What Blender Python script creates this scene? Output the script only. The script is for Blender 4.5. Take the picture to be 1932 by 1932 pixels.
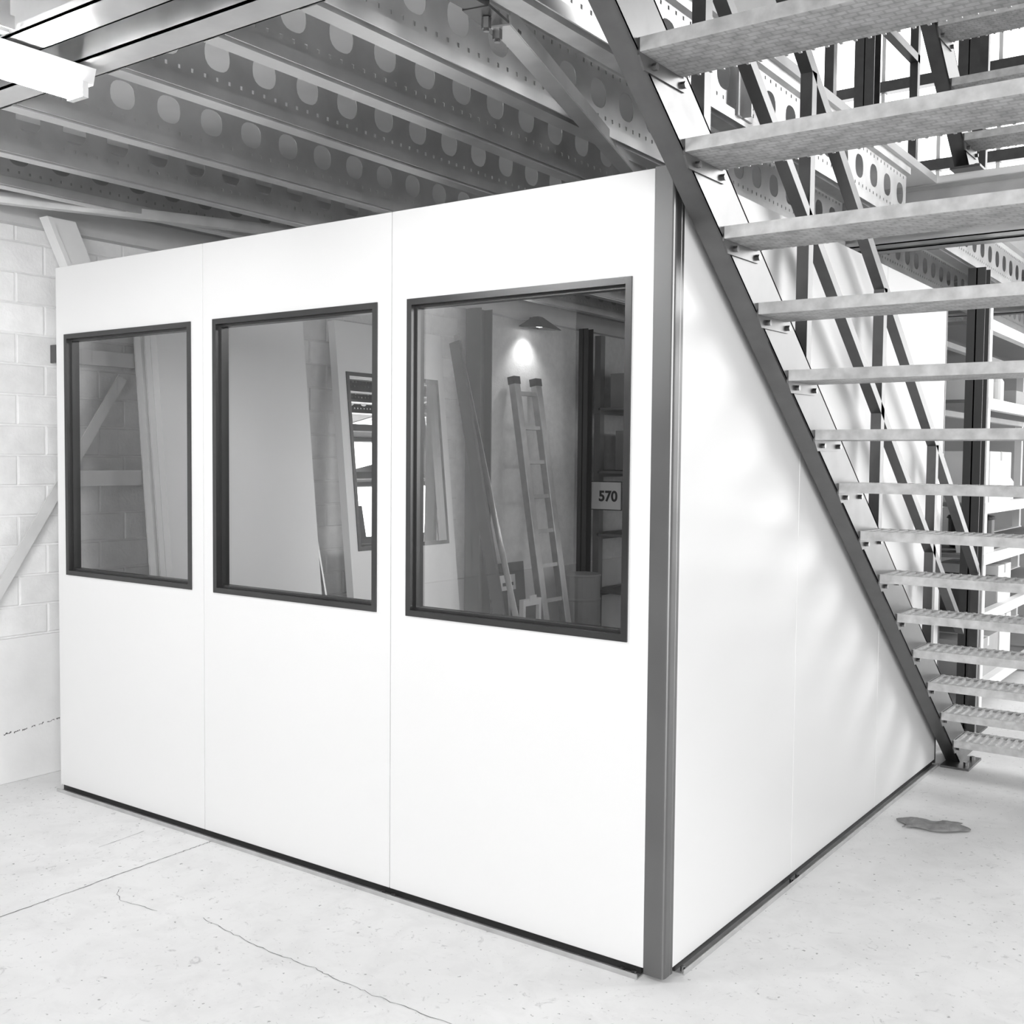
import bpy, bmesh, math, random
from mathutils import Matrix, Vector
random.seed(7)
scene = bpy.context.scene
for o in list(bpy.data.objects): bpy.data.objects.remove(o)
C = scene.collection

# ------------------------------------------------------------------ camera
F_PX, YAW, PITCH, ROLL = 2066.2, 0.6246, -0.0484, 0.0093
CAM = Vector((1.5464, -2.9694, 1.6184))
cy, sy, cp, sp = math.cos(YAW), math.sin(YAW), math.cos(PITCH), math.sin(PITCH)
fw = Vector((-sy*cp, cy*cp, sp)); rt = Vector((cy, sy, 0)); up = rt.cross(fw)
cr, sr = math.cos(ROLL), math.sin(ROLL)
rt, up = cr*rt + sr*up, -sr*rt + cr*up
cd = bpy.data.cameras.new('camera'); cam = bpy.data.objects.new('camera', cd); C.objects.link(cam)
cd.sensor_fit = 'HORIZONTAL'; cd.sensor_width = 36.0; cd.lens = F_PX/1932*36.0
cd.clip_start = 0.05; cd.clip_end = 200
M = Matrix.Identity(4)
for i in range(3):
    M[i][0] = rt[i]; M[i][1] = up[i]; M[i][2] = -fw[i]; M[i][3] = CAM[i]
cam.matrix_world = M
scene.camera = cam

# ------------------------------------------------------------------ light
scene.view_settings.view_transform = 'Standard'
scene.view_settings.look = 'None'
scene.view_settings.gamma = 1.0
scene.view_settings.use_curve_mapping = False
scene.view_settings.exposure = 0.05
world = bpy.data.worlds.new('hall_daylight'); scene.world = world; world.use_nodes = True
bg = world.node_tree.nodes['Background']
bg.inputs[0].default_value = (1, 1, 1, 1); bg.inputs[1].default_value = 0.16

def area(name, loc, target, sx, sy_, power):
    l = bpy.data.lights.new(name, 'AREA'); l.shape = 'RECTANGLE'; l.size = sx; l.size_y = sy_; l.energy = power
    o = bpy.data.objects.new(name, l); C.objects.link(o); o.location = loc
    o.rotation_euler = (Vector(target)-Vector(loc)).to_track_quat('-Z', 'Y').to_euler()
    return o
area('unseen_front_light', (5.9, -7.4, 2.8), (-1.6, 0.3, 1.3), 6.5, 3.2, 800)  # added area light, no door built; brightens the front and the interior
area('side_window_light', (5.6, 7.2, 4.6), (0.0, 1.4, 0.9), 3.5, 3.0, 370)

# ------------------------------------------------------------------ materials
MATS = {}
def mat(name, col, rough=.5, metal=0., noise=None, bump=None, emit=None, rnd=None, spec=None):
    """noise=(scale, amount, detail) brightness variation; bump=(scale, strength)."""
    if name in MATS: return MATS[name]
    m = bpy.data.materials.new(name); m.use_nodes = True; nt = m.node_tree; N = nt.nodes; L = nt.links
    p = N['Principled BSDF']; p.inputs['Roughness'].default_value = rough; p.inputs['Metallic'].default_value = metal
    if spec is not None: p.inputs['Specular IOR Level'].default_value = spec
    c = (col, col, col, 1) if not isinstance(col, tuple) else (*col, 1)
    p.inputs['Base Color'].default_value = c
    tc = N.new('ShaderNodeTexCoord')
    last = None
    if noise:
        n = N.new('ShaderNodeTexNoise'); n.inputs['Scale'].default_value = noise[0]; n.inputs['Detail'].default_value = noise[2] if len(noise) > 2 else 6
        L.new(tc.outputs['Object'], n.inputs['Vector'])
        if rnd:
            n.noise_dimensions = '4D'; o4 = N.new('ShaderNodeObjectInfo'); m4 = N.new('ShaderNodeMath'); m4.operation = 'MULTIPLY'; m4.inputs[1].default_value = 40
            L.new(o4.outputs['Random'], m4.inputs[0]); L.new(m4.outputs[0], n.inputs['W'])
        mr = N.new('ShaderNodeMapRange'); mr.inputs[1].default_value = .3; mr.inputs[2].default_value = .7
        mr.inputs[3].default_value = 1-noise[1]; mr.inputs[4].default_value = 1+noise[1]*.4
        L.new(n.outputs['Fac'], mr.inputs[0])
        last = mr.outputs[0]
        rr = N.new('ShaderNodeMapRange'); rr.inputs[3].default_value = max(0, rough-.08); rr.inputs[4].default_value = min(1, rough+.1)
        L.new(n.outputs['Fac'], rr.inputs[0]); L.new(rr.outputs[0], p.inputs['Roughness'])
    if rnd:
        oi = N.new('ShaderNodeObjectInfo'); mr2 = N.new('ShaderNodeMapRange')
        mr2.inputs[3].default_value = 1-rnd; mr2.inputs[4].default_value = 1+rnd*.3
        L.new(oi.outputs['Random'], mr2.inputs[0])
        if last is not None:
            mu = N.new('ShaderNodeMath'); mu.operation = 'MULTIPLY'; L.new(last, mu.inputs[0]); L.new(mr2.outputs[0], mu.inputs[1]); last = mu.outputs[0]
        else: last = mr2.outputs[0]
    if last is not None:
        mx = N.new('ShaderNodeMix'); mx.data_type = 'RGBA'; mx.blend_type = 'MULTIPLY'; mx.inputs[0].default_value = 1
        mx.inputs[6].default_value = c; L.new(last, mx.inputs[7]); L.new(mx.outputs[2], p.inputs['Base Color'])
    if bump:
        n2 = N.new('ShaderNodeTexNoise'); n2.inputs['Scale'].default_value = bump[0]; n2.inputs['Detail'].default_value = 8
        L.new(tc.outputs['Object'], n2.inputs['Vector'])
        b = N.new('ShaderNodeBump'); b.inputs['Strength'].default_value = bump[1]; b.inputs['Distance'].default_value = .01
        L.new(n2.outputs['Fac'], b.inputs['Height']); L.new(b.outputs[0], p.inputs['Normal'])
    if emit:
        p.inputs['Emission Color'].default_value = (1, 1, 1, 1); p.inputs['Emission Strength'].default_value = emit
    MATS[name] = m; return m

WHITE = mat('white_panel_coating', .78, .38)
ANTH = mat('anthracite_aluminium', .085, .32, .85, noise=(3, .15, 2))
GALV = mat('galvanised_steel', .17, .36, .92, noise=(14, .12, 4))
GALVD = mat('galvanised_joist', .66, .36, .85, noise=(9, .10, 4))
GALVB = mat('galvanised_trimmer', .62, .4, .8, noise=(12, .15, 4))
BOLT = mat('zinc_bolt', .25, .3, 1.)
PAINTDK = mat('dark_grey_steel_paint', .075, .5, .2)
RACKW = mat('pale_rack_paint', .8, .5, noise=(4, .08))
DKRACK = mat('grey_rack_paint', .22, .55, noise=(4, .1))
BRICK = mat('painted_brick', .78, .7, noise=(11, .1, 6), bump=(60, .25), rnd=.06)
BRICKW = mat('lighter_brick', .88, .7, noise=(11, .08, 6), bump=(60, .25), rnd=.05)
MORTAR = mat('painted_mortar', .78, .85, noise=(20, .08), bump=(80, .2))
PLINTH = mat('painted_concrete_plinth', .74, .75, noise=(3, .1), bump=(30, .2))
WALLG = mat('grey_render', .42, .8, noise=(2, .12), bump=(30, .15))
DECK = mat('deck_underside', .78, .75, noise=(2.5, .12))
CRACK = mat('crack_shadow', .12, .95)
RUBBER = mat('black_plastic', .02, .45)
CARD = mat('white_card', .85, .8)
BOXW = mat('white_carton', .8, .75, noise=(6, .06))
BOXG = mat('grey_carton', .42, .8, noise=(6, .1))
BOXD = mat('dark_crate', .07, .6)
ALU = mat('worn_aluminium', .5, .4, .85, noise=(12, .15))
TEXTD = mat('dark_print', .05, .7)
RAG = mat('grey_rag', .3, .95, noise=(30, .3), bump=(60, .5))
TUBE = mat('lit_fluorescent_tube', 1., .3, emit=100)
WINGLOW = mat('daylit_glazing', .9, .4, emit=2.8)
LAMPG = mat('lit_lamp_glass', 1., .3, emit=6)

# concrete floor
def floor_mat():
    m = bpy.data.materials.new('worn_concrete_floor'); m.use_nodes = True; nt = m.node_tree; N = nt.nodes; L = nt.links
    p = N['Principled BSDF']; tc = N.new('ShaderNodeTexCoord')
    def noise(scale, det, rough=.55, dist=0.):
        n = N.new('ShaderNodeTexNoise'); n.inputs['Scale'].default_value = scale; n.inputs['Detail'].default_value = det
        n.inputs['Roughness'].default_value = rough; n.inputs['Distortion'].default_value = dist
        L.new(tc.outputs['Object'], n.inputs['Vector']); return n
    def ramp(src, a, b, ca, cb):
        r = N.new('ShaderNodeValToRGB'); r.color_ramp.elements[0].position = a; r.color_ramp.elements[1].position = b
        r.color_ramp.elements[0].color = (ca, ca, ca, 1); r.color_ramp.elements[1].color = (cb, cb, cb, 1)
        L.new(src, r.inputs[0]); return r.outputs[0]
    def mul(a, b):
        x = N.new('ShaderNodeMix'); x.data_type = 'RGBA'; x.blend_type = 'MULTIPLY'; x.inputs[0].default_value = 1
        L.new(a, x.inputs[6]); L.new(b, x.inputs[7]); return x.outputs[2]
    big = ramp(noise(1.1, 5).outputs['Fac'], .3, .7, .80, .92)
    mid = ramp(noise(6, 8, .65, .6).outputs['Fac'], .3, .55, .92, 1.)
    pit = ramp(noise(48, 3, .5).outputs['Fac'], .27, .33, .45, 1.)
    scuff = ramp(noise(17, 6, .7, 1.5).outputs['Fac'], .30, .40, .72, 1.)
    c = mul(mul(big, mid), mul(pit, scuff)); L.new(c, p.inputs['Base Color'])
    p.inputs['Roughness'].default_value = .55
    b = N.new('ShaderNodeBump'); b.inputs['Strength'].default_value = .12; b.inputs['Distance'].default_value = .004
    L.new(noise(35, 8).outputs['Fac'], b.inputs['Height']); L.new(b.outputs[0], p.inputs['Normal'])
    return m
FLOOR = floor_mat()

# stair tread steel: punched pattern as fine relief
def tread_mat():
    m = bpy.data.materials.new('punched_galvanised_tread'); m.use_nodes = True; nt = m.node_tree; N = nt.nodes; L = nt.links
    p = N['Principled BSDF']; tc = N.new('ShaderNodeTexCoord')
    p.inputs['Metallic'].default_value = .55; p.inputs['Roughness'].default_value = .5
    n = N.new('ShaderNodeTexNoise'); n.inputs['Scale'].default_value = 22; n.inputs['Detail'].default_value = 6; L.new(tc.outputs['Object'], n.inputs['Vector'])
    r = N.new('ShaderNodeValToRGB'); r.color_ramp.elements[0].position = .32; r.color_ramp.elements[1].position = .62
    r.color_ramp.elements[0].color = (.42, .42, .42, 1); r.color_ramp.elements[1].color = (.62, .62, .62, 1)
    L.new(n.outputs['Fac'], r.inputs[0])
    br = N.new('ShaderNodeTexBrick'); br.inputs['Scale'].default_value = 1.; br.inputs['Brick Width'].default_value = .036; br.inputs['Row Height'].default_value = .024
    br.inputs['Mortar Size'].default_value = .003; br.inputs['Color1'].default_value = (1, 1, 1, 1); br.inputs['Color2'].default_value = (.95, .95, .95, 1); br.inputs['Mortar'].default_value = (.55, .55, .55, 1)
    L.new(tc.outputs['Object'], br.inputs['Vector'])
    x = N.new('ShaderNodeMix'); x.data_type = 'RGBA'; x.blend_type = 'MULTIPLY'; x.inputs[0].default_value = .5
    L.new(r.outputs[0], x.inputs[6]); L.new(br.outputs['Color'], x.inputs[7]); L.new(x.outputs[2], p.inputs['Base Color'])
    b = N.new('ShaderNodeBump'); b.inputs['Strength'].default_value = .35; b.inputs['Distance'].default_value = .003
    L.new(br.outputs['Fac'], b.inputs['Height']); b.invert = True; L.new(b.outputs[0], p.inputs['Normal'])
    return m
TREADM = tread_mat()

def glass_mat(name, tint):
    m = bpy.data.materials.new(name); m.use_nodes = True; nt = m.node_tree; N = nt.nodes; L = nt.links
    N.remove(N['Principled BSDF']); out = N['Material Output']
    t = N.new('ShaderNodeBsdfTransparent'); t.inputs[0].default_value = (tint, tint, tint, 1)
    g = N.new('ShaderNodeBsdfGlossy'); g.inputs['Roughness'].default_value = 0.0
    fr = N.new('ShaderNodeFresnel'); fr.inputs[0].default_value = 1.5
    mx = N.new('ShaderNodeMixShader'); L.new(fr.outputs[0], mx.inputs[0]); L.new(t.outputs[0], mx.inputs[1]); L.new(g.outputs[0], mx.inputs[2])
    L.new(mx.outputs[0], out.inputs[0]); return m
TREADT = mat('galvanised_tread', .58, .5, .45, noise=(24, .25, 6))
GLASS = glass_mat('window_glass', 1.0)

# ------------------------------------------------------------------ mesh helpers
class MB:
    def __init__(s): s.v = []; s.f = []
    def add(s, vs, fs):
        n = len(s.v); s.v += [tuple(x) for x in vs]; s.f += [tuple(i+n for i in f) for f in fs]; return s
    def box(s, x0, x1, y0, y1, z0, z1):
        return s.add([(x0,y0,z0),(x1,y0,z0),(x1,y1,z0),(x0,y1,z0),(x0,y0,z1),(x1,y0,z1),(x1,y1,z1),(x0,y1,z1)],
                     [(0,3,2,1),(4,5,6,7),(0,1,5,4),(1,2,6,5),(2,3,7,6),(3,0,4,7)])
    def prism_x(s, poly, x0, x1):          # poly in (y,z)
        n = len(poly); vs = [(x0,y,z) for y,z in poly]+[(x1,y,z) for y,z in poly]
        return s.add(vs, [tuple(range(n)), tuple(range(2*n-1, n-1, -1))]+[(i, i+n, (i+1)%n+n, (i+1)%n) for i in range(n)])
    def prism_y(s, poly, y0, y1):          # poly in (x,z)
        n = len(poly); vs = [(x,y0,z) for x,z in poly]+[(x,y1,z) for x,z in poly]
        return s.add(vs, [tuple(range(n)), tuple(range(2*n-1, n-1, -1))]+[(i, i+n, (i+1)%n+n, (i+1)%n) for i in range(n)])
    def prism_z(s, poly, z0, z1):
        n = len(poly); vs = [(x,y,z0) for x,y in poly]+[(x,y,z1) for x,y in poly]
        return s.add(vs, [tuple(range(n)), tuple(range(2*n-1, n-1, -1))]+[(i, i+n, (i+1)%n+n, (i+1)%n) for i in range(n)])
    def beam(s, a, b, w, h, upv=(0,0,1)):  # rectangular bar from a to b
        a, b = Vector(a), Vector(b); d = (b-a).normalized(); sd = d.cross(Vector(upv)).normalized(); u = sd.cross(d)
        vs = []
        for p in (a, b):
            for i, j in ((-1,-1),(1,-1),(1,1),(-1,1)): vs.append(p+sd*(i*w/2)+u*(j*h/2))
        return s.add(vs, [(0,1,2,3),(7,6,5,4),(0,4,5,1),(1,5,6,2),(2,6,7,3),(3,7,4,0)])
    def tube(s, a, b, r, n=12, r2=None):
        a, b = Vector(a), Vector(b); d = (b-a).normalized(); t = Vector((0,0,1)) if abs(d.z) < .9 else Vector((1,0,0))
        e1 = d.cross(t).normalized(); e2 = d.cross(e1); r2 = r if r2 is None else r2
        vs = [a+(e1*math.cos(2*math.pi*i/n)+e2*math.sin(2*math.pi*i/n))*r for i in range(n)]
        vs += [b+(e1*math.cos(2*math.pi*i/n)+e2*math.sin(2*math.pi*i/n))*r2 for i in range(n)]
        return s.add(vs, [tuple(range(n)), tuple(range(2*n-1, n-1, -1))]+[(i, i+n, (i+1)%n+n, (i+1)%n) for i in range(n)])
    def lathe(s, prof, n=24, at=(0,0,0)):  # prof [(r,z)]
        vs = []; fs = []; k = len(prof)
        for r, z in prof:
            for i in range(n): vs.append((at[0]+r*math.cos(2*math.pi*i/n), at[1]+r*math.sin(2*math.pi*i/n), at[2]+z))
        for j in range(k-1):
            for i in range(n): fs.append((j*n+i, j*n+(i+1)%n, (j+1)*n+(i+1)%n, (j+1)*n+i))
        fs.append(tuple(range(n-1, -1, -1))); fs.append(tuple((k-1)*n+i for i in range(n)))
        return s.add(vs, fs)
    def mesh(s, name):
        me = bpy.data.meshes.new(name); me.from_pydata(s.v, [], s.f); me.validate()
        bm = bmesh.new(); bm.from_mesh(me); bmesh.ops.recalc_face_normals(bm, faces=bm.faces); bm.to_mesh(me); bm.free()
        return me
    def build(s, name, m, parent=None, bevel=0, smooth=False, solid=0):
        me = s.mesh(name); me.materials.append(m); return place(name, me, parent, bevel, smooth, solid)

def place(name, me, parent=None, bevel=0, smooth=False, solid=0, loc=None):
    o = bpy.data.objects.new(name, me); C.objects.link(o)
    if parent: o.parent = parent
    if loc: o.location = loc
    if solid:
        q = o.modifiers.new('solid', 'SOLIDIFY'); q.thickness = solid; q.offset = 0
    if bevel:
        b = o.modifiers.new('bevel', 'BEVEL'); b.width = bevel; b.segments = 2; b.limit_method = 'ANGLE'; b.angle_limit = .7
    if smooth:
        for p in me.polygons: p.use_smooth = True
    return o
def tag(o, label=None, cat=None, group=None, kind=None):
    if label: o['label'] = label
    if cat: o['category'] = cat
    if group: o['group'] = group
    if kind: o['kind'] = kind
    return o
def thing(name, label, cat, loc=(0,0,0), group=None, rot=None):
    o = bpy.data.objects.new(name, None); C.objects.link(o); o.location = loc; o.empty_display_size = .1
    if rot: o.rotation_euler = rot
    return tag(o, label, cat, group)

# ================================================================== SETTING
floor = tag(MB().box(-3.7, 12, -12, 14, -.1, 0).build('floor', FLOOR), 'worn pale concrete floor with cracks and stains', kind='structure')

def strip(pts, w, z, name, parent, m, jit=0.0, seg=1):
    mb = MB(); P = []
    for (x0, y0), (x1, y1) in zip(pts, pts[1:]):
        for k in range(seg): t = k/seg; P.append((x0+(x1-x0)*t+random.uniform(-jit, jit), y0+(y1-y0)*t+random.uniform(-jit, jit)))
    P.append(pts[-1]); vs = []
    for i, (x, y) in enumerate(P):
        a = P[max(0, i-1)]; b = P[min(len(P)-1, i+1)]; dx, dy = b[0]-a[0], b[1]-a[1]; l = math.hypot(dx, dy) or 1
        ww = w*(.35+.65*random.random()) if jit else w
        vs += [(x-dy/l*ww/2, y+dx/l*ww/2, z), (x+dy/l*ww/2, y-dx/l*ww/2, z)]
    mb.add(vs, [(2*i, 2*i+1, 2*i+3, 2*i+2) for i in range(len(P)-1)])
    return mb.build(name, m, parent)
strip([(-2.07, -1.6), (-2.092, -.961), (-2.116, -.21), (-2.12, .01)], .0045, .0012, 'crack', floor, CRACK, .003, 40)
strip([(-1.52, -.539), (-1.226, -.575), (-.92, -.573), (-.692, -.59), (-.376, -.58), (-.1, -.63)], .0028, .0012, 'crack', floor, CRACK, .006, 14)
strip([(-2.45, -.12), (-2.43, -.35)], .003, .0012, 'crack', floor, CRACK, .003, 6)
strip([(-2.0, -.55), (-1.9, -.62), (-1.7, -.6)], .0025, .0012, 'crack', floor, CRACK, .008, 8)

# left wall: brick, plinth, ledger
WX = -3.58
wall = tag(MB().box(WX-.25, WX-.003, -5, 9.6, 0, 2.9).build('wall_left', MORTAR), 'white painted brick wall with a plain concrete plinth', kind='structure')
MB().box(WX-.01, WX+.018, -5, 9.6, 0, .715).build('plinth', PLINTH, wall, bevel=.006)
for i in range(7):
    y = -.12+.045*i+random.uniform(0, .01); z = .245+.028*(i/6)+random.uniform(-.004, .004); n = 7; l = random.uniform(.02, .042)
    pc = [(y+l*k/n, z+.006*k/n+random.uniform(-.003, .003), random.uniform(.0008, .0045)) for k in range(n+1)]
    MB().add([(WX+.0188, p[0], p[1]+q*p[2]) for p in pc for q in (-1, 1)], [(2*k, 2*k+1, 2*k+3, 2*k+2) for k in range(n)]).build('chip', CRACK, wall)
BH, BW = .149, .30
def brickmesh(name, m):
    y, z, g = BW/2-.0035, BH/2-.003, .005
    return_v = [(-.02,-y,-z),(-.02,y,-z),(-.02,y,z),(-.02,-y,z),(0-.003,-y,-z),(-.003,y,-z),(-.003,y,z),(-.003,-y,z),(0.002,-y+g,-z+g),(.002,y-g,-z+g),(.002,y-g,z-g),(.002,-y+g,z-g)]
    fs = [(3,2,1,0),(8,9,10,11)]
    for i in range(4):
        j = (i+1) % 4; fs += [(i, j, j+4, i+4), (i+4, j+4, j+8, i+8)]
    b = MB().add(return_v, fs); me = b.mesh(name); me.materials.append(m); return me
bm1, bm2 = brickmesh('brick_grey', BRICK), brickmesh('brick_lighter', BRICKW)
nb = 0
for r in range(14):
    z = .72+BH*(r+.5); off = .15 if r % 2 else 0
    for c in range(20):
        y = -.92+off+BW*c
        if nb >= 298 or y > 3.4: continue
        place('brick', bm2 if z > 2.2 else bm1, wall, loc=(WX+random.uniform(-.0015, .0015), y, z)); nb += 1  # upper courses get the lighter tone

# upper face of the wall carries on above the mezzanine
tag(MB().box(WX-.3, WX-.02, -5, 9.6, 2.9, 8.0).build('wall_left_upper', WALLG), 'grey upper part of the side wall above the mezzanine', kind='structure')
wb = tag(MB().box(-3.9, .2, 9.6, 9.9, 0, 3.3).box(.2, 10, 9.6, 9.9, 0, .4).box(-3.9, 10, 9.6, 9.9, 7.2, 8).build('wall_back', WALLG), 'far grey end wall of the hall', kind='structure')
# far glazed band above the mezzanine
win = tag(MB().box(-3.9, 10, 9.78, 9.8, 3.3, 7.2).box(.2, 10, 9.78, 9.8, .4, 3.3).build('window_1', WINGLOW), 'bright daylit glazing in the far end wall, with an added unseen lower part', kind='structure')  # second box: unseen lower glazing, added so the stair steel mirrors brightness
for i in range(22):
    x = -3.7+i*.62
    MB().box(x-.02, x+.02, 9.70, 9.78, 3.3, 7.2).build('mullion', RACKW, win)
for z in (3.9, 4.9, 5.85, 6.8):
    MB().box(-3.9, 10, 9.66, 9.77, z-.06, z+.06).build('transom', GALV, win)

# ------------------------------------------------------------------ mezzanine = ceiling
ZB, ZT = 2.78, 3.07
deck = MB().box(-3.58, -.05, -1.9, 9.6, ZT, 3.109).box(-.05, 1.3, 3.0, 9.6, ZT, 3.109).box(-.05, 1.3, -1.9, -.96, ZT, 3.109).build('ceiling', DECK)
tag(deck, 'steel mezzanine floor carried on perforated joists', kind='structure')

def rrect(cx, cz, w, h, r, n=4):
    pts = []
    for (sx, sz, a0) in ((1,-1,-90), (1,1,0), (-1,1,90), (-1,-1,180)):
        for k in range(n+1):
            a = math.radians(a0+90*k/n); pts.append((cx+sx*(w/2-r)+r*math.cos(a), cz+sz*(h/2-r)+r*math.sin(a)))
    return pts
def perforated(mb, x, y0, y1, phase=.0):
    """central web sheet with rows of slots and large holes, plane x = const."""
    def quad(ya, yb, za, zb): mb.add([(x,ya,za),(x,yb,za),(x,yb,zb),(x,ya,zb)], [(0,1,2,3)])
    za, zb = 2.822, 3.028
    quad(y0, y1, za, 2.843); quad(y0, y1, 2.998, 3.007); quad(y0, y1, 3.020, zb)
    for (ra, rb) in ((2.843, 2.856), (3.007, 3.020)):
        k = math.ceil((y0-phase)/.05); ya = y0
        while True:
            yc = phase+k*.05
            if yc+.005 > y1-.01: break
            if yc-.005 > ya: quad(ya, yc-.005, ra, rb)
            ya = yc+.005; k += 1
        quad(ya, y1, ra, rb)
    ha, hb = 2.856, 2.998; k = math.ceil((y0+.07-phase)/.2); ya = y0
    while phase+k*.2+.07 < y1:
        yc = phase+k*.2
        if yc-.07 > ya: quad(ya, yc-.07, ha, hb)
        inner = rrect(yc, (ha+hb)/2, .104, .100, .042); outer = []
        for (py, pz) in inner:
            dy, dz = py-yc, pz-(ha+hb)/2
            s = min(.07/abs(dy) if abs(dy) > 1e-6 else 9e9, .071/abs(dz) if abs(dz) > 1e-6 else 9e9); outer.append((yc+dy*s, (ha+hb)/2+dz*s))
        # push the nearest rim points into the true corners of the cell
        for sy_ in (-1, 1):
            for sz_ in (-1, 1):
                cn = (yc+sy_*.07, (ha+hb)/2+sz_*.071)
                i = min(range(len(outer)), key=lambda q: (outer[q][0]-cn[0])**2+(outer[q][1]-cn[1])**2); outer[i] = cn
        n = len(inner); vs = [(x, p[0], p[1]) for p in inner]+[(x, p[0], p[1]) for p in outer]
        mb.add(vs, [(i, (i+1)%n, (i+1)%n+n, i+n) for i in range(n)])
        ya = yc+.07; k += 1
    quad(ya, y1, ha, hb)
def joist(xw, y0, y1, m=GALVD, phase=0.):
    mb = MB()
    perforated(mb, xw-.022, y0, y1, phase)
    def sheet(path):
        vs = [(x, y, z) for (x, z) in path for y in (y0, y1)]
        mb.add(vs, [(2*i, 2*i+1, 2*i+3, 2*i+2) for i in range(len(path)-1)])
    # bottom: lip, flange, raised edge, outer web strip, step to the recessed web
    sheet([(xw-.092, ZB+.022), (xw-.092, ZB), (xw-.030, ZB), (xw-.028, ZB+.024), (xw-.006, ZB+.024), (xw-.003, ZB+.001), (xw, ZB+.001), (xw, ZB+.036), (xw-.022, 2.822)])
    sheet([(xw-.092, ZT-.022), (xw-.092, ZT-.001), (xw, ZT-.001), (xw, ZT-.036), (xw-.022, 3.028)])
    return mb.build('joist', m, deck, solid=.0025)
JX = [-.52, -.905, -1.36, -1.96, -2.53, -3.03]
for i, x in enumerate(JX): joist(x, -.94, 2.98, phase=(-.57, -.47, -.58, -.52, -.55, -.5)[i])
joist(-.07, -.94, 2.60, GALVB, phase=.503)
for x in JX+[-.07]: joist(x, 3.26, 9.4)
for x in JX: joist(x, -1.88, -1.29)
def cbeam(y0, y1, web_at_hi, x0, x1, m=GALVD):
    w = y1 if web_at_hi else y0; a, b = (y0, y1)
    mb = MB()
    mb.box(x0, x1, a, b, ZB, ZB+.006).box(x0, x1, a, b, ZT-.007, ZT-.001)
    mb.box(x0, x1, w-.006 if web_at_hi else w, w if web_at_hi else w+.006, ZB, ZT)
    e = a if web_at_hi else b
    mb.box(x0, x1, e if web_at_hi else e-.005, e+.005 if web_at_hi else e, ZB, ZB+.025)
    return mb.build('main_beam', m, deck)
cbeam(-1.275, -1.165, True, -3.56, 1.3); cbeam(-1.05, -.945, False, -3.56, 1.3)
cbeam(2.985, 3.09, True, -3.56, 1.3); cbeam(3.15, 3.25, False, -3.56, 1.3)
cbeam(6.2, 6.3, True, -3.56, 1.3)
MB().box(WX+.005, WX+.07, -1.8, 9.5, 2.73, 2.86).build('ledger', mat('pale_ledger_paint', .62, .55, 0, noise=(5, .08)), deck)
# flat wind braces under the joists
def lbrace(a, b, name='wind_brace', w=.055, m=GALVD):
    mb = MB().beam(a, b, w, .005); a2, b2 = Vector(a), Vector(b); d = (b2-a2).normalized(); s = d.cross(Vector((0,0,1))).normalized()*(w/2)
    mb.beam(a2+s+Vector((0,0,.022)), b2+s+Vector((0,0,.022)), .005, .045); return mb.build(name, m, deck)
wbz = 2.762
br = lbrace((-.215, -.60, wbz), (-.92, 1.66, wbz))
lbrace((-3.45, -.57, wbz), (-2.35, 1.9, wbz-.004), w=.05)
pl = MB().beam((-.205, -.72, wbz+.006), (-.245, -.52, wbz+.006), .075, .008).box(-.235, -.175, -.80, -.70, wbz+.004, ZB+.03)
pl.build('brace_plate', GALV, deck)
for (x, y) in ((-.235, -.585), (-.215, -.66)):
    MB().tube((x, y, wbz-.028), (x, y, wbz), .013, 6).tube((x, y, wbz-.035), (x, y, wbz-.02), .008, 8).build('bolt', BOLT, deck)
# splice plate with bolts on the bright stairwell trimmer
MB().box(-.068, -.060, .56, .68, 2.80, 3.05).box(-.066, -.03, .60, .608, 2.80, 3.05).build('splice_plate', GALVB, deck)
for z in (2.85, 2.99): MB().tube((-.062, .65, z), (-.045, .65, z), .014, 6).build('bolt', BOLT, deck)

# ------------------------------------------------------------------ fluorescent batten
lamp = thing('batten_lamp', 'lit fluorescent batten lamp glaring under the mezzanine beam', 'lamp', (-1.47, -1.62, 2.70))
MB().prism_y([(-.05,.07),(-.035,.025),(.035,.025),(.05,.07)], -.62, .62).build('housing', WHITE, lamp)
MB().tube((-.022,-.6,0), (-.022,.6,0), .016, 14).build('tube', TUBE, lamp, smooth=False)
MB().tube((.022,-.6,0), (.022,.6,0), .016, 14).build('tube', TUBE, lamp)
for y in (-.6, .58): MB().box(-.04,.04,y,y+.02,-.018,.028).build('socket', WHITE, lamp)
for y in (-.3, .43): MB().box(-.02,.02,y-.02,y+.02,.07,.085 if y < 0 else .08).build('clip', GALV, lamp)

# ================================================================== BOOTH
booth = thing('office_partition', 'L-shaped white panel partition with three dark framed windows and anthracite corner post', 'partition')
ZP, ZH, TH = .03, 2.5, .06
WZ0, WZ1 = 1.05, 2.183
FR = [(-3.2614, -2.1932, -3.196, -2.268), (-2.1898, -1.1387, -2.125, -1.205), (-1.1353, -.0725, -1.06, -.145)]
def window_set(panel, x0, x1, z0, z1, ya, yb, axis='x'):
    w = .022
    mb = MB()
    mb.box(x0, x1, ya, yb, z0, z0+w).box(x0, x1, ya, yb, z1-w, z1).box(x0, x0+w, ya, yb, z0+w, z1-w).box(x1-w, x1, ya, yb, z0+w, z1-w)
    i = .010
    mb.box(x0+w, x1-w, ya+.022, yb, z0+w, z0+w+i).box(x0+w, x1-w, ya+.022, yb, z1-w-i, z1-w).box(x0+w, x0+w+i, ya+.022, yb, z0+w+i, z1-w-i).box(x1-w-i, x1-w, ya+.022, yb, z0+w+i, z1-w-i)
    mb.build('window_frame', ANTH, panel)
    MB().add([(x0+w, ya+.04, z0+w), (x1-w, ya+.04, z0+w), (x1-w, ya+.04, z1-w), (x0+w, ya+.04, z1-w)], [(0,1,2,3)]).build('pane', GLASS, panel)
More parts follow.
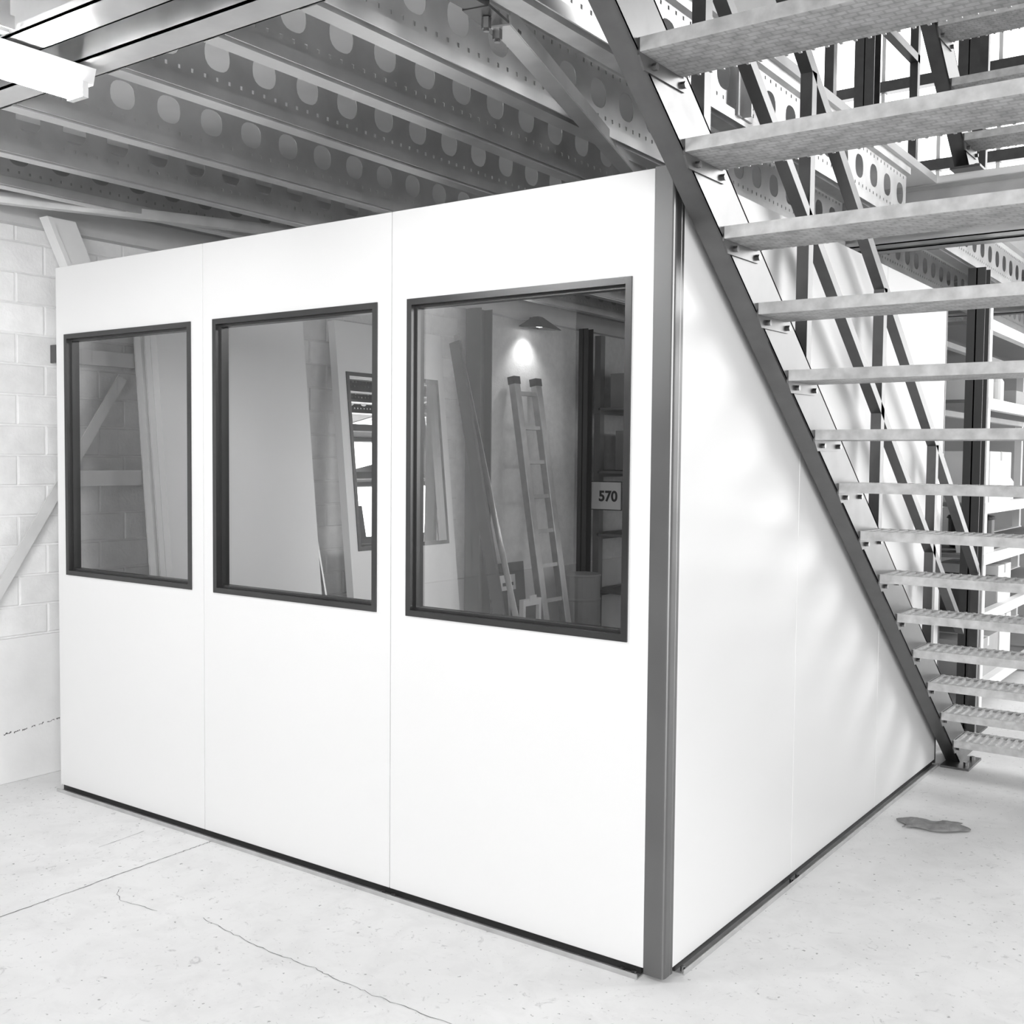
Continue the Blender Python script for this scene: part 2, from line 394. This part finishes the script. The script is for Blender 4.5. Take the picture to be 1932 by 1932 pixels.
def window_panel_mesh(x0, x1, wx0, wx1, z0, z1, wz0, wz1, y0, y1):
    mb = MB()
    mb.box(x0, wx0, y0, y1, z0, z1).box(wx1, x1, y0, y1, z0, z1).box(wx0, wx1, y0, y1, z0, wz0).box(wx0, wx1, y0, y1, wz1, z1)
    return mb
def plate_with_hole(x0, x1, wx0, wx1, z0, z1, wz0, wz1, y0, y1):
    o = [(x0,z0),(x1,z0),(x1,z1),(x0,z1)]; h = [(wx0,wz0),(wx1,wz0),(wx1,wz1),(wx0,wz1)]
    vs = [(x,y0,z) for x,z in o]+[(x,y0,z) for x,z in h]+[(x,y1,z) for x,z in o]+[(x,y1,z) for x,z in h]; fs = []
    for i in range(4):
        j = (i+1)%4
        fs += [(i,j,j+4,i+4), (i+8,i+12,j+12,j+8), (i,i+8,j+8,j), (i+4,j+4,j+12,i+12)]
    return MB().add(vs, fs)
for (x0, x1, a, b) in FR:
    p = plate_with_hole(x0, x1, a+.004, b-.004, ZP, ZH, WZ0+.004, WZ1-.004, 0, TH).build('wall_panel', WHITE, booth, bevel=.0015)
    window_set(p, a, b, WZ0, WZ1, -.006, TH-.006)
for (y0, y1) in ((.059, 1.038), (1.040, 2.055), (2.057, 3.068)):
    MB().box(-TH, 0, y0, y1, ZP, ZH).build('wall_panel', WHITE, booth, bevel=.0015)
# corner post: square hollow section with rounded outer corner and shallow grooves
post = [(-.0715,0),(-.012,0)]+[(-.012+.012*math.sin(a), .012-.012*math.cos(a)) for a in (math.pi/8, math.pi/4, 3*math.pi/8)]+[(0,.012),(0,.038),(-.003,.040),(0,.042),(0,.058),(-.0715,.058)]
MB().prism_z(post, .012, ZH+.004).build('corner_post', mat('brushed_aluminium_post', .2, .4, .85, noise=(3, .1, 2)), booth)
MB().box(-TH-.002, .002, 3.069, 3.084, .01, ZH).build('end_profile', ANTH, booth, bevel=.001)
MB().box(-3.266, -3.262, 0, TH, .02, ZH).build('end_profile', WHITE, booth)
# floor channels, with black strips standing in for the shade under the panels
MB().box(-3.26, -.08, -.026, .075, .0, .004).box(-3.26, -.08, -.026, -.022, .004, .016).build('floor_channel', GALVB, booth)
MB().box(-3.255, -.085, .008, .05, .004, .0298).build('gap_shade_strip', RUBBER, booth)
MB().box(-.075, .026, .09, 3.06, .0, .004).box(.022, .026, .09, 3.06, .004, .016).build('floor_channel', GALVB, booth)
MB().box(-.05, -.008, .09, 3.06, .004, .0298).build('gap_shade_strip', RUBBER, booth)
for (x, y) in ((-.14, -.008), (-.10, -.008), (-1.16, -.008), (-1.11, -.008), (.010, .11), (.010, 1.02), (.010, 1.08)):
    MB().tube((x, y, .003), (x, y, .018), .008, 8).build('bolt', BOLT, booth)

# ================================================================== STAIRS
RUN, RISE, Y0, Z0 = .2646, .1964, 3.0106, .163
SL = RISE/RUN
def staircase(name, label, dy, dz, k0, k1, ytop, foot):
    st = thing(name, label, 'staircase', (0.6, 3.0+dy, dz))
    off = Vector((-.6, -3.0-dy, -dz))   # child mesh coordinates are written in hall coordinates
    def B(mb, nm, m, par=None, **kw):
        mb.v = [(v[0]+off.x, v[1]+off.y, v[2]+off.z) for v in mb.v]
        return mb.build(nm, m, par or st, **kw)
    low = lambda y: Z0+dz+SL*(Y0+dy-y)-.035
    zf = dz+.012
    yat = lambda d: Y0+dy-(zf-Z0-dz+.035-d)/SL
    def sl(mb, xa, xb, d0, d1, ya, yb=None):
        if yb is None: poly = [(ya, low(ya)+d0), (ya, low(ya)+d1), (yat(d1), zf), (yat(d0), zf)]
        else: poly = [(ya, low(ya)+d0), (ya, low(ya)+d1), (yb, low(yb)+d1), (yb, low(yb)+d0)]
        mb.prism_x(poly, xa, xb)
    for s in (0, 1):
        xw = (.099, .105) if s == 0 else (1.105, 1.111); xf = (.035, .105) if s == 0 else (1.105, 1.175)
        mb = MB(); sl(mb, *xw, 0, .224, ytop); sl(mb, *xf, 0, .009, ytop); sl(mb, *xf, .215, .224, ytop)
        B(mb, 'stringer', GALV)
        px = (.06, .18) if s == 0 else (1.03, 1.15)
        fp = B(MB().box(px[0]-.025, px[1], 3.05+dy, 3.33+dy, dz, dz+.012), 'foot_plate', GALV)
        for q in (3.12, 3.26):
            xx = .15 if s == 0 else 1.06
            B(MB().tube((xx, q+dy, dz+.012), (xx, q+dy, dz+.03), .014, 6), 'bolt', BOLT, fp)
        # guard rail
        hx = (.052, .096) if s == 0 else (1.114, 1.158)
        mb = MB(); sl(mb, *hx, .725, .775, ytop+.02, 3.22+dy); B(mb, 'mid_rail', GALV)
        ye = 3.52+dy
        mb = MB(); sl(mb, *hx, 1.245, 1.305, ytop+.02, ye)
        mb.prism_x([(ye-.012, low(ye)+1.25), (ye-.004, low(ye)+1.30), (ye+.035, low(ye)+1.25), (ye+.05, low(ye)+1.19), (ye+.05, dz+.012), (ye+.008, dz+.012), (ye+.008, low(ye)+1.20)], *hx)
        B(mb, 'hand_rail', GALV)
        for q in (-.02, .83, 1.70, 2.57):
            if q+dy < ytop+.05: continue
            B(MB().box(*hx, q+dy, q+dy+.044, low(q+dy)+.02, low(q+dy)+1.25), 'rail_post', GALV)
    for k in range(k0, k1+1):
        y, z = Y0+dy-RUN*k, Z0+dz+RISE*k
        mb = MB().box(.108, 1.102, y, y+.236, z-.037, z-.010).box(.108, 1.102, y, y+.018, z-.010, z).box(.108, 1.102, y+.228, y+.236, z-.010, z)
        n = 27
        for i in range(n+1):
            x = .116+i*.0362
            mb.box(x, x+.011, y+.018, y+.256, z-.010, z)
            mb.box(x, x+.008, y+.236, y+.256, z-.034, z-.010)
        mb.box(.108, 1.102, y+.250, y+.256, z-.016, z-.002)
        t = B(mb, 'tread', TREADT); t.data.materials.append(TREADM)
        for pg in t.data.polygons: pg.material_index = 1 if pg.normal.z < -.5 and pg.area > .1 else 0
        for s in (0, 1):
            x0, x1 = (.105, .111) if s == 0 else (1.099, 1.105)
            B(MB().prism_x([(y-.001, z-.001), (y-.001, z-.045), (y+.028, z-.077), (y+.256, z-.074), (y+.268, z-.05), (y+.258, z-.001)], x0, x1), 'end_plate', GALV, t)
            for (a, b) in ((.073, -.057), (.239, -.058)):
                xb = (.111, .124) if s == 0 else (1.086, 1.099)
                B(MB().tube((xb[0], y+a, z+b), (xb[1], y+a, z+b), .010, 6), 'bolt', BOLT, t)
    return st
staircase('staircase', 'open galvanised steel stair with grating treads rising beside the white partition', 0, 0, 0, 14, -.955, True)
staircase('staircase', 'upper galvanised stair flight rising from the mezzanine floor', -.14, 3.109, 0, 10, .25, True)

# ================================================================== THINGS ON THE BRICK WALL
PALE = mat('pale_grey_steel_paint', .6, .5, .1, noise=(8, .08))
def wallrail(z, label, h, xo, ln):
    t = thing('wall_rail', label, 'rail', (WX+.004, .17, z)); xi = xo+.046
    MB().prism_y([(xo,-h/2),(xi,-h/2),(xi,h/2),(xo,h/2),(xo,h/2-.006),(xi-.006,h/2-.006),(xi-.006,-h/2+.006),(xo,-h/2+.006)], 0, ln).build('rail', PALE, t)
    if xo > .02:
        for y in (.03, ln-.1): MB().box(.0,xo,y-.02,y+.02,-h/2+.008,h/2-.008).build('bracket', PALE, t)
    MB().box(xo,xi+.004,-.012,0,-h/2-.004,h/2+(.10 if z < 2 else .01)).build('end_cap', GALV, t)
    return t
wallrail(1.50, 'lower pale steel rail running along the brick wall', .08, .060, 1.6)
wallrail(2.12, 'upper pale steel rail running along the brick wall', .075, 0, .45)
db = thing('diagonal_brace', 'pale steel angle brace rising diagonally across the brick wall', 'brace', (WX, -.55, .2))
a, b = Vector((.064, -.1, 0)), Vector((.064, 1.08, 1.827))
MB().beam(a, b, .055, .008, (1,0,0)).build('flange', PALE, db)
MB().beam(a+Vector((-.022,.024,-.0155)), b+Vector((-.022,.024,-.0155)), .008, .04, (1,0,0)).build('flange', PALE, db)
ks = thing('knee_brace', 'wide white knee brace between brick wall and mezzanine edge', 'brace', (WX, .13, 2.0-.11))
MB().prism_x([(-.093,.875),(.062,.875),(.27,.42),(.12,.42)], .12, .18).build('web', RACKW, ks)
MB().prism_x([(-.068,.875),(-.093,.875),(.12,.42),(.145,.42)], .18, .19).build('lip', RACKW, ks)

# leaning panels behind the partition
LEAN = math.atan(.1)
def leaning(name, label, cat, xfoot, y0, rot=LEAN, group=None):
    return thing(name, label, cat, (xfoot, y0, .0005), group, (0, -rot, 0))
SPARE = mat('lightened_panel_coating', .9, .4)  # panel white raised in tone, making up for dim light behind the glass
xf = WX+.022+2.5*math.sin(LEAN)
for i, (lab, y) in enumerate((('innermost plain white panel leaning on the brick wall, two more in front', .615),
                              ('middle plain white panel of three leaning on the brick wall', .630),
                              ('outermost plain white panel of three leaning on the brick wall', .618))):
    t = leaning('leaning_panel', lab, 'panel', xf+.066*i, y, group='spare white panels')
    MB().box(.004, .056, 0, 1.045, 0, 2.5).build('core', SPARE, t)
    MB().box(0, .004, -.004, 1.049, 0, 2.5).build('skin', SPARE, t); MB().box(.056, .060, -.004, 1.049, 0, 2.5).build('skin', SPARE, t)
t = leaning('leaning_window_panel', 'white panel with a dark framed window leaning on the brick wall', 'panel', xf, 2.07, group='spare white panels')
def rotp(mb):   # panel modelled in the x/z plane, turned so that its width runs along the wall
    mb.v = [(-v[1]+.06, v[0], v[2]) for v in mb.v]; return mb
pn = rotp(plate_with_hole(0, 1.06, .075, .985, 0, 2.5, 1.02, 2.17, 0, .06)).build('panel', SPARE, t)
fm = MB(); w = .026
fm.box(.07, .99, -.006, .05, 1.015, 1.015+w).box(.07, .99, -.006, .05, 2.175-w, 2.175).box(.07, .07+w, -.006, .05, 1.015+w, 2.175-w).box(.99-w, .99, -.006, .05, 1.015+w, 2.175-w)
rotp(fm).build('window_frame', ANTH, pn)
rotp(MB().add([(.096,.03,1.04),(.964,.03,1.04),(.964,.03,2.15),(.096,.03,2.15)], [(0,1,2,3)])).build('pane', GLASS, pn)
# slim profiles leaning beside them
t = leaning('steel_profile', 'thin light steel profile leaning in the gap between white panels', 'profile', WX+.44, 1.80, math.atan(.235))
MB().box(0, .02, 0, .003, 0, 1.75).box(0, .003, 0, .03, 0, 1.75).build('profile', ALU, t)
for i, (xo, y, ln, an, lab, m) in enumerate(((.80, 3.245, 2.6, .275, 'long pale aluminium profile leaning beside the window panel', ALU),
                                             (.64, 3.19, 2.5, .215, 'long dark profile leaning close to the window panel', PAINTDK))):
    t = leaning('long_profile', lab, 'profile', WX+xo, y, math.atan(an))
    MB().prism_z([(0,0),(.05,0),(.05,.005),(.005,.005),(.005,.04),(0,.04)] if i == 0 else [(0,0),(.09,0),(.09,.03),(0,.03)], 0, ln).build('profile', m, t, bevel=.001)

# columns along the wall
def column(x, y, w, z1, label, m=GALV, z0=0., d=None):
    d = d or w
    t = thing('steel_column', label, 'column', (x, y, z0)); h = z1-z0
    MB().box(-w/2, w/2, -d/2, -d/2+.008, 0.012, h).box(-w/2, w/2, d/2-.008, d/2, .012, h).box(-.004, .004, -d/2, d/2, .012, h).build('shaft', m, t)
    MB().box(-w/2-.05, w/2+.05, -d/2-.05, d/2+.05, 0, .012).build('base_plate', m, t); return t
column(WX+.11, 3.55, .14, 2.73, 'grey steel column by the brick wall behind the leaning profiles', mat('mid_grey_steel_paint', .13, .5, .2))
column(WX+.13, 5.02, .09, 2.73, 'dark steel column beyond the ladder at the brick wall', PAINTDK)
column(-.065, 4.03, .10, 2.78, 'dark slender column beyond the end of the partition', PAINTDK, d=.12)
column(.9, 6.1, .1, 2.78, 'far dark column under the mezzanine behind the stair', PAINTDK)

# ladder
lad = leaning('ladder', 'worn aluminium ladder leaning on the brick wall', 'ladder', WX+.40, 4.03, math.atan(.165))
for y in (0, .30):
    MB().box(0, .06, y, y+.075, 0, 2.27).build('side_rail', ALU, lad, bevel=.004)
    MB().box(-.003, .063, y-.003, y+.078, 2.23, 2.29).build('end_cap', RUBBER, lad)
for k in range(8): MB().box(.015, .045, .075, .30, .22+.275*k, .25+.275*k).build('rung', ALU, lad)
# board, card, crate, drum
bd = leaning('hardboard_sheet', 'dark hardboard sheet leaning low on the wall behind the ladder', 'board', WX+.12, 3.80, math.atan(.09))
MB().box(0, .012, 0, .42, 0, .80).build('sheet', BOXD, bd)
cdn = leaning('notice_card', 'small white notice card leaning on the dark sheet', 'card', WX+.20, 3.795, math.atan(.09))
MB().box(0, .004, 0, .20, .60, .72).build('card', CARD, cdn); MB().box(0, .004, .09, .12, 0, .60).build('stake', CARD, cdn); MB().box(.0042, .005, .03, .17, .635, .66).build('print', TEXTD, cdn); MB().box(.0042, .005, .085, .115, .685, .715).build('print', TEXTD, cdn)
cr_ = thing('plastic_crate', 'white rimmed dark crate standing on end by the ladder foot', 'crate', (WX+.34, 3.895, 0))
mb = MB().box(0, .04, -.12, .12, 0, .05).box(0, .04, -.12, .12, .50, .55).box(0, .04, -.12, -.09, .05, .50).box(0, .04, .09, .12, .05, .50); mb.build('rim', CARD, cr_)
MB().box(-.10, .01, -.09, .09, .05, .50).build('tray', BOXD, cr_); MB().box(.04, .05, -.04, .04, .535, .58).build('handle', CARD, cr_)
dr = thing('drum', 'grey round drum standing beside the dark steel column', 'drum', (-3.34, 4.80, 0))
MB().lathe([(.168,0),(.172,.02),(.168,.03),(.168,.22),(.174,.235),(.168,.25),(.168,.44),(.174,.455),(.168,.47),(.168,.64),(.174,.655),(.168,.665)], 28).build('barrel', mat('grey_fibre_drum', .35, .6, noise=(5,.1)), dr, smooth=False)
MB().lathe([(.15,.655),(.15,.66)], 28).build('lid', DKRACK, dr)
# wall lamp
wl = thing('wall_lamp', 'dark cone wall lamp throwing light down the brick', 'lamp', (WX+.03, 4.28, 2.68))
MB().box(-.03, .12, -.02, .02, .05, .07).build('arm', PAINTDK, wl)
MB().add([(.02,-.14,-.01),(.02,.14,-.01),(.24,.14,-.03),(.24,-.14,-.03),(.08,-.03,.07),(.08,.03,.07),(.13,.03,.07),(.13,-.03,.07)], [(4,5,6,7),(0,1,5,4),(1,2,6,5),(2,3,7,6),(3,0,4,7)]).build('shade', PAINTDK, wl, solid=.004)
MB().box(.08, .13, -.06, .06, -.005, .015).build('bulb', LAMPG, wl)
l = bpy.data.lights.new('wall_lamp_light', 'SPOT'); l.energy = 9; l.spot_size = 1.9; l.spot_blend = .8; l.shadow_soft_size = .03
lo = bpy.data.objects.new('wall_lamp_light', l); C.objects.link(lo); lo.parent = wl; lo.location = (.105, 0, -.02); lo.rotation_euler = (0, math.radians(12), 0)

# ------------------------------------------------------------------ racks
def rack(label, x0, x1, y0, y1, levels, m, h, posts, along='y', bw=.07, backs=False):
    t = thing('storage_rack', label, 'rack', (x0, y0, 0)); W, D = x1-x0, y1-y0
    for py in posts:
        for px_ in (0, W):
            MB().box(px_-.03, px_+.03, py-y0-.035, py-y0+.035, 0, h).build('upright', m, t)
    for z in levels:
        for px_ in (0, W): MB().box(px_-.02, px_+.035, 0, D, z-bw/2, z+bw/2).build('shelf_beam', m, t)
        MB().box(.02, W-.02, 0, D, z+bw/2-.03, z+bw/2-.008).build('shelf', DKRACK, t)
    return t
rk = rack('pale storage rack loaded with boxes beyond the dark slender column', -.62, -.12, 4.45, 8.2, (.16, .62, 1.0, 1.33, 2.0, 2.50), RACKW, 2.7, (4.5, 6.3, 8.15))
rk2 = rack('second pale storage rack far behind the partition end', -2.2, -1.5, 5.2, 8.6, (.3, 1.1, 1.9, 2.5), RACKW, 2.7, (5.25, 6.9, 8.55))
rk3 = rack('dark storage rack past the dark column at the brick wall', WX+.10, WX+.55, 5.25, 7.6, (.45, .95, 1.5, 2.05), DKRACK, 2.7, (5.3, 7.5), bw=.06)
MB().beam((.5, -.05, 1.32), (.5, .9, .25), .02, .006).build('cross_brace', ALU, rk3)
MB().beam((.5, -.02, 2.65), (.5, .9, 1.7), .02, .006).build('cross_brace', ALU, rk3)
sg = thing('number_sign', 'square white sign reading 570 on the dark rack', 'sign', (-3.345, 5.20, 1.19))
MB().box(-.15, .15, 0, .008, 0, .235).build('plate', CARD, sg); MB().box(-.158, .158, .006, .016, -.008, .243).build('backing', GALV, sg)
def text(s, size, loc, rot, parent, m, name):
    cu = bpy.data.curves.new(name, 'FONT'); cu.body = s; cu.size = size; cu.extrude = .0008; cu.align_x = 'CENTER'; cu.align_y = 'CENTER'; cu.offset = .004
    tmp = bpy.data.objects.new(name, cu); C.objects.link(tmp); bpy.context.view_layer.update()
    me = bpy.data.meshes.new_from_object(tmp.evaluated_get(bpy.context.evaluated_depsgraph_get())); bpy.data.objects.remove(tmp)
    me.materials.clear(); me.materials.append(m); o = place(name, me, parent, loc=loc); o.rotation_euler = rot; return o
text('570', .125, (.025, -.0015, .11), (math.pi/2, 0, 0), sg, TEXTD, 'lettering')

def crate(name, label, cat, x0, x1, y0, y1, z0, h, m, group=None, flap=True):
    t = thing(name, label, cat, ((x0+x1)/2, (y0+y1)/2, z0), group); a, b = (x1-x0)/2, (y1-y0)/2
    MB().box(-a, a, -b, b, 0, h).build('body', m, t, bevel=.004)
    if flap: MB().box(-a-.002, a+.002, -.02, .02, h-.06, h+.0015).build('tape', CARD if m is not BOXW else BOXG, t)
    return t
S = .027   # shelf deck above beam centre
crate('carton', 'large white carton on the pale rack shelf', 'box', -.56, -.10, 4.62, 5.25, 1.33+S, .34, BOXW)
crate('carton', 'small white carton on the upper pale rack shelf beside the dark column', 'box', -.5, -.14, 4.6, 4.83, 2.0+S, .22, BOXW)
crate('carton', 'flat grey carton on the upper pale rack shelf', 'box', -.55, -.15, 5.6, 6.2, 2.0+S, .12, BOXG)
crate('carton', 'grey carton on the bottom pale rack shelf', 'box', -.55, -.14, 4.6, 5.2, .16+S, .26, BOXG)
crate('carton', 'white carton on the bottom pale rack shelf next to grey carton', 'box', -.55, -.14, 5.25, 5.6, .16+S, .36, BOXW)
crate('carton', 'dark crate under the black pot on the pale rack', 'box', -.55, -.14, 4.58, 5.1, .62+S, .20, BOXD, flap=False)
crate('carton', 'white stained carton beside the dark crate on the pale rack', 'box', -.55, -.14, 5.15, 5.55, .62+S, .26, BOXW)
crate('carton', 'tall dark crate on the second pale rack', 'box', -2.1, -1.5, 5.4, 6.1, 1.1+S, .5, BOXD, flap=False)
crate('carton', 'grey carton on the second pale rack', 'box', -2.1, -1.52, 6.2, 6.9, 1.1+S, .4, BOXG)
crate('carton', 'white carton low on the second pale rack', 'box', -2.1, -1.5, 5.4, 6.0, .3+S, .45, BOXW)
crate('carton', 'grey carton on the dark rack shelf just above the sign', 'box', WX+.15, WX+.6, 5.5, 6.2, 1.5+S, .35, BOXG)
crate('carton', 'grey carton on the topmost shelf of the dark rack', 'box', WX+.15, WX+.6, 5.4, 5.9, 2.05+S, .3, BOXG)
pot = thing('cooking_pot', 'black round pot with lid on the pale rack', 'pot', (-.33, 5.15, 1.0+S))
MB().lathe([(.13,0),(.15,.02),(.15,.20),(.16,.205)], 24).build('bowl', RUBBER, pot); MB().lathe([(.162,.206),(.15,.225),(.03,.245),(.02,.27),(.03,.28)], 24).build('lid', RUBBER, pot)
pp = thing('paper_bag', 'crumpled white paper bag beside the black pot', 'bag', (-.2, 4.72, 1.0+S))
MB().add([(-.09,-.12,0),(.09,-.12,0),(.09,.12,0),(-.09,.12,0),(-.10,-.13,.08),(.1,-.11,.09),(.09,.13,.08),(-.1,.12,.09),(-.02,-.02,.17),(.02,.03,.16)], [(3,2,1,0),(0,1,5,4),(1,2,6,5),(2,3,7,6),(3,0,4,7),(4,5,8),(5,9,8),(5,6,9),(6,7,9),(7,8,9),(7,4,8)]).build('paper', CARD, pp)
def bottle(x, y, z, h, r, label, m):
    t = thing('bottle', label, 'bottle', (x, y, z))
    MB().lathe([(r,0),(r,h*.6),(r*.45,h*.78),(r*.4,h*.9)], 16).build('flask', m, t); MB().lathe([(r*.46,h*.9),(r*.46,h)], 12).build('cap', RUBBER, t)
bottle(-.16, 5.02, 2.0+S, .24, .045, 'white spray bottle on the upper pale rack shelf', CARD)
bottle(-.17, 5.45, 1.33+S, .22, .05, 'white bottle on the shelf beside the large carton', CARD)

# upper level
column(-1.42, 6.0, .16, 7.0, 'grey column standing on the mezzanine before the glazing', GALV, 3.109)
column(-.62, 6.0, .16, 7.0, 'pale grey column on the mezzanine above the far stair end', GALV, 3.109)
rack_up = thing('guard_rail', 'galvanised guard rail along the mezzanine stairwell edge', 'railing', (-.12, 1.6, 3.109))
for y in (-2.4, -1.2, 0, 1.2): MB().box(-.02, .02, y-.02, y+.02, 0, 1.05).build('rail_post', GALV, rack_up)
for z in (.55, 1.05): MB().box(-.02, .02, -2.42, 1.22, z-.02, z+.02).build('rail_bar', GALV, rack_up)

# rag on the floor
rg = MB(); nx, ny = 14, 7; vs = []
for i in range(nx+1):
    for j in range(ny+1):
        u, v = i/nx, j/ny; ed = min(u, 1-u, v, 1-v)*4
        z = .004+.022*min(1, ed)*(.5+.5*math.sin(9*u+5*v)*math.cos(7*v-3*u))+random.uniform(0, .004)
        vs.append(((u-.5)*.27+.02*math.sin(6*v), (v-.5)*.15*(1-.5*abs(u-.4))+.015*math.sin(8*u), z))
rg.add(vs, [(i*(ny+1)+j, (i+1)*(ny+1)+j, (i+1)*(ny+1)+j+1, i*(ny+1)+j+1) for i in range(nx) for j in range(ny)])
r_ = rg.build('rag', RAG, solid=.003, smooth=True); r_.location = (.27, 2.03, .002); r_.rotation_euler = (0, 0, .35)
tag(r_, 'crumpled grey rag lying on the concrete under the stair', 'rag')
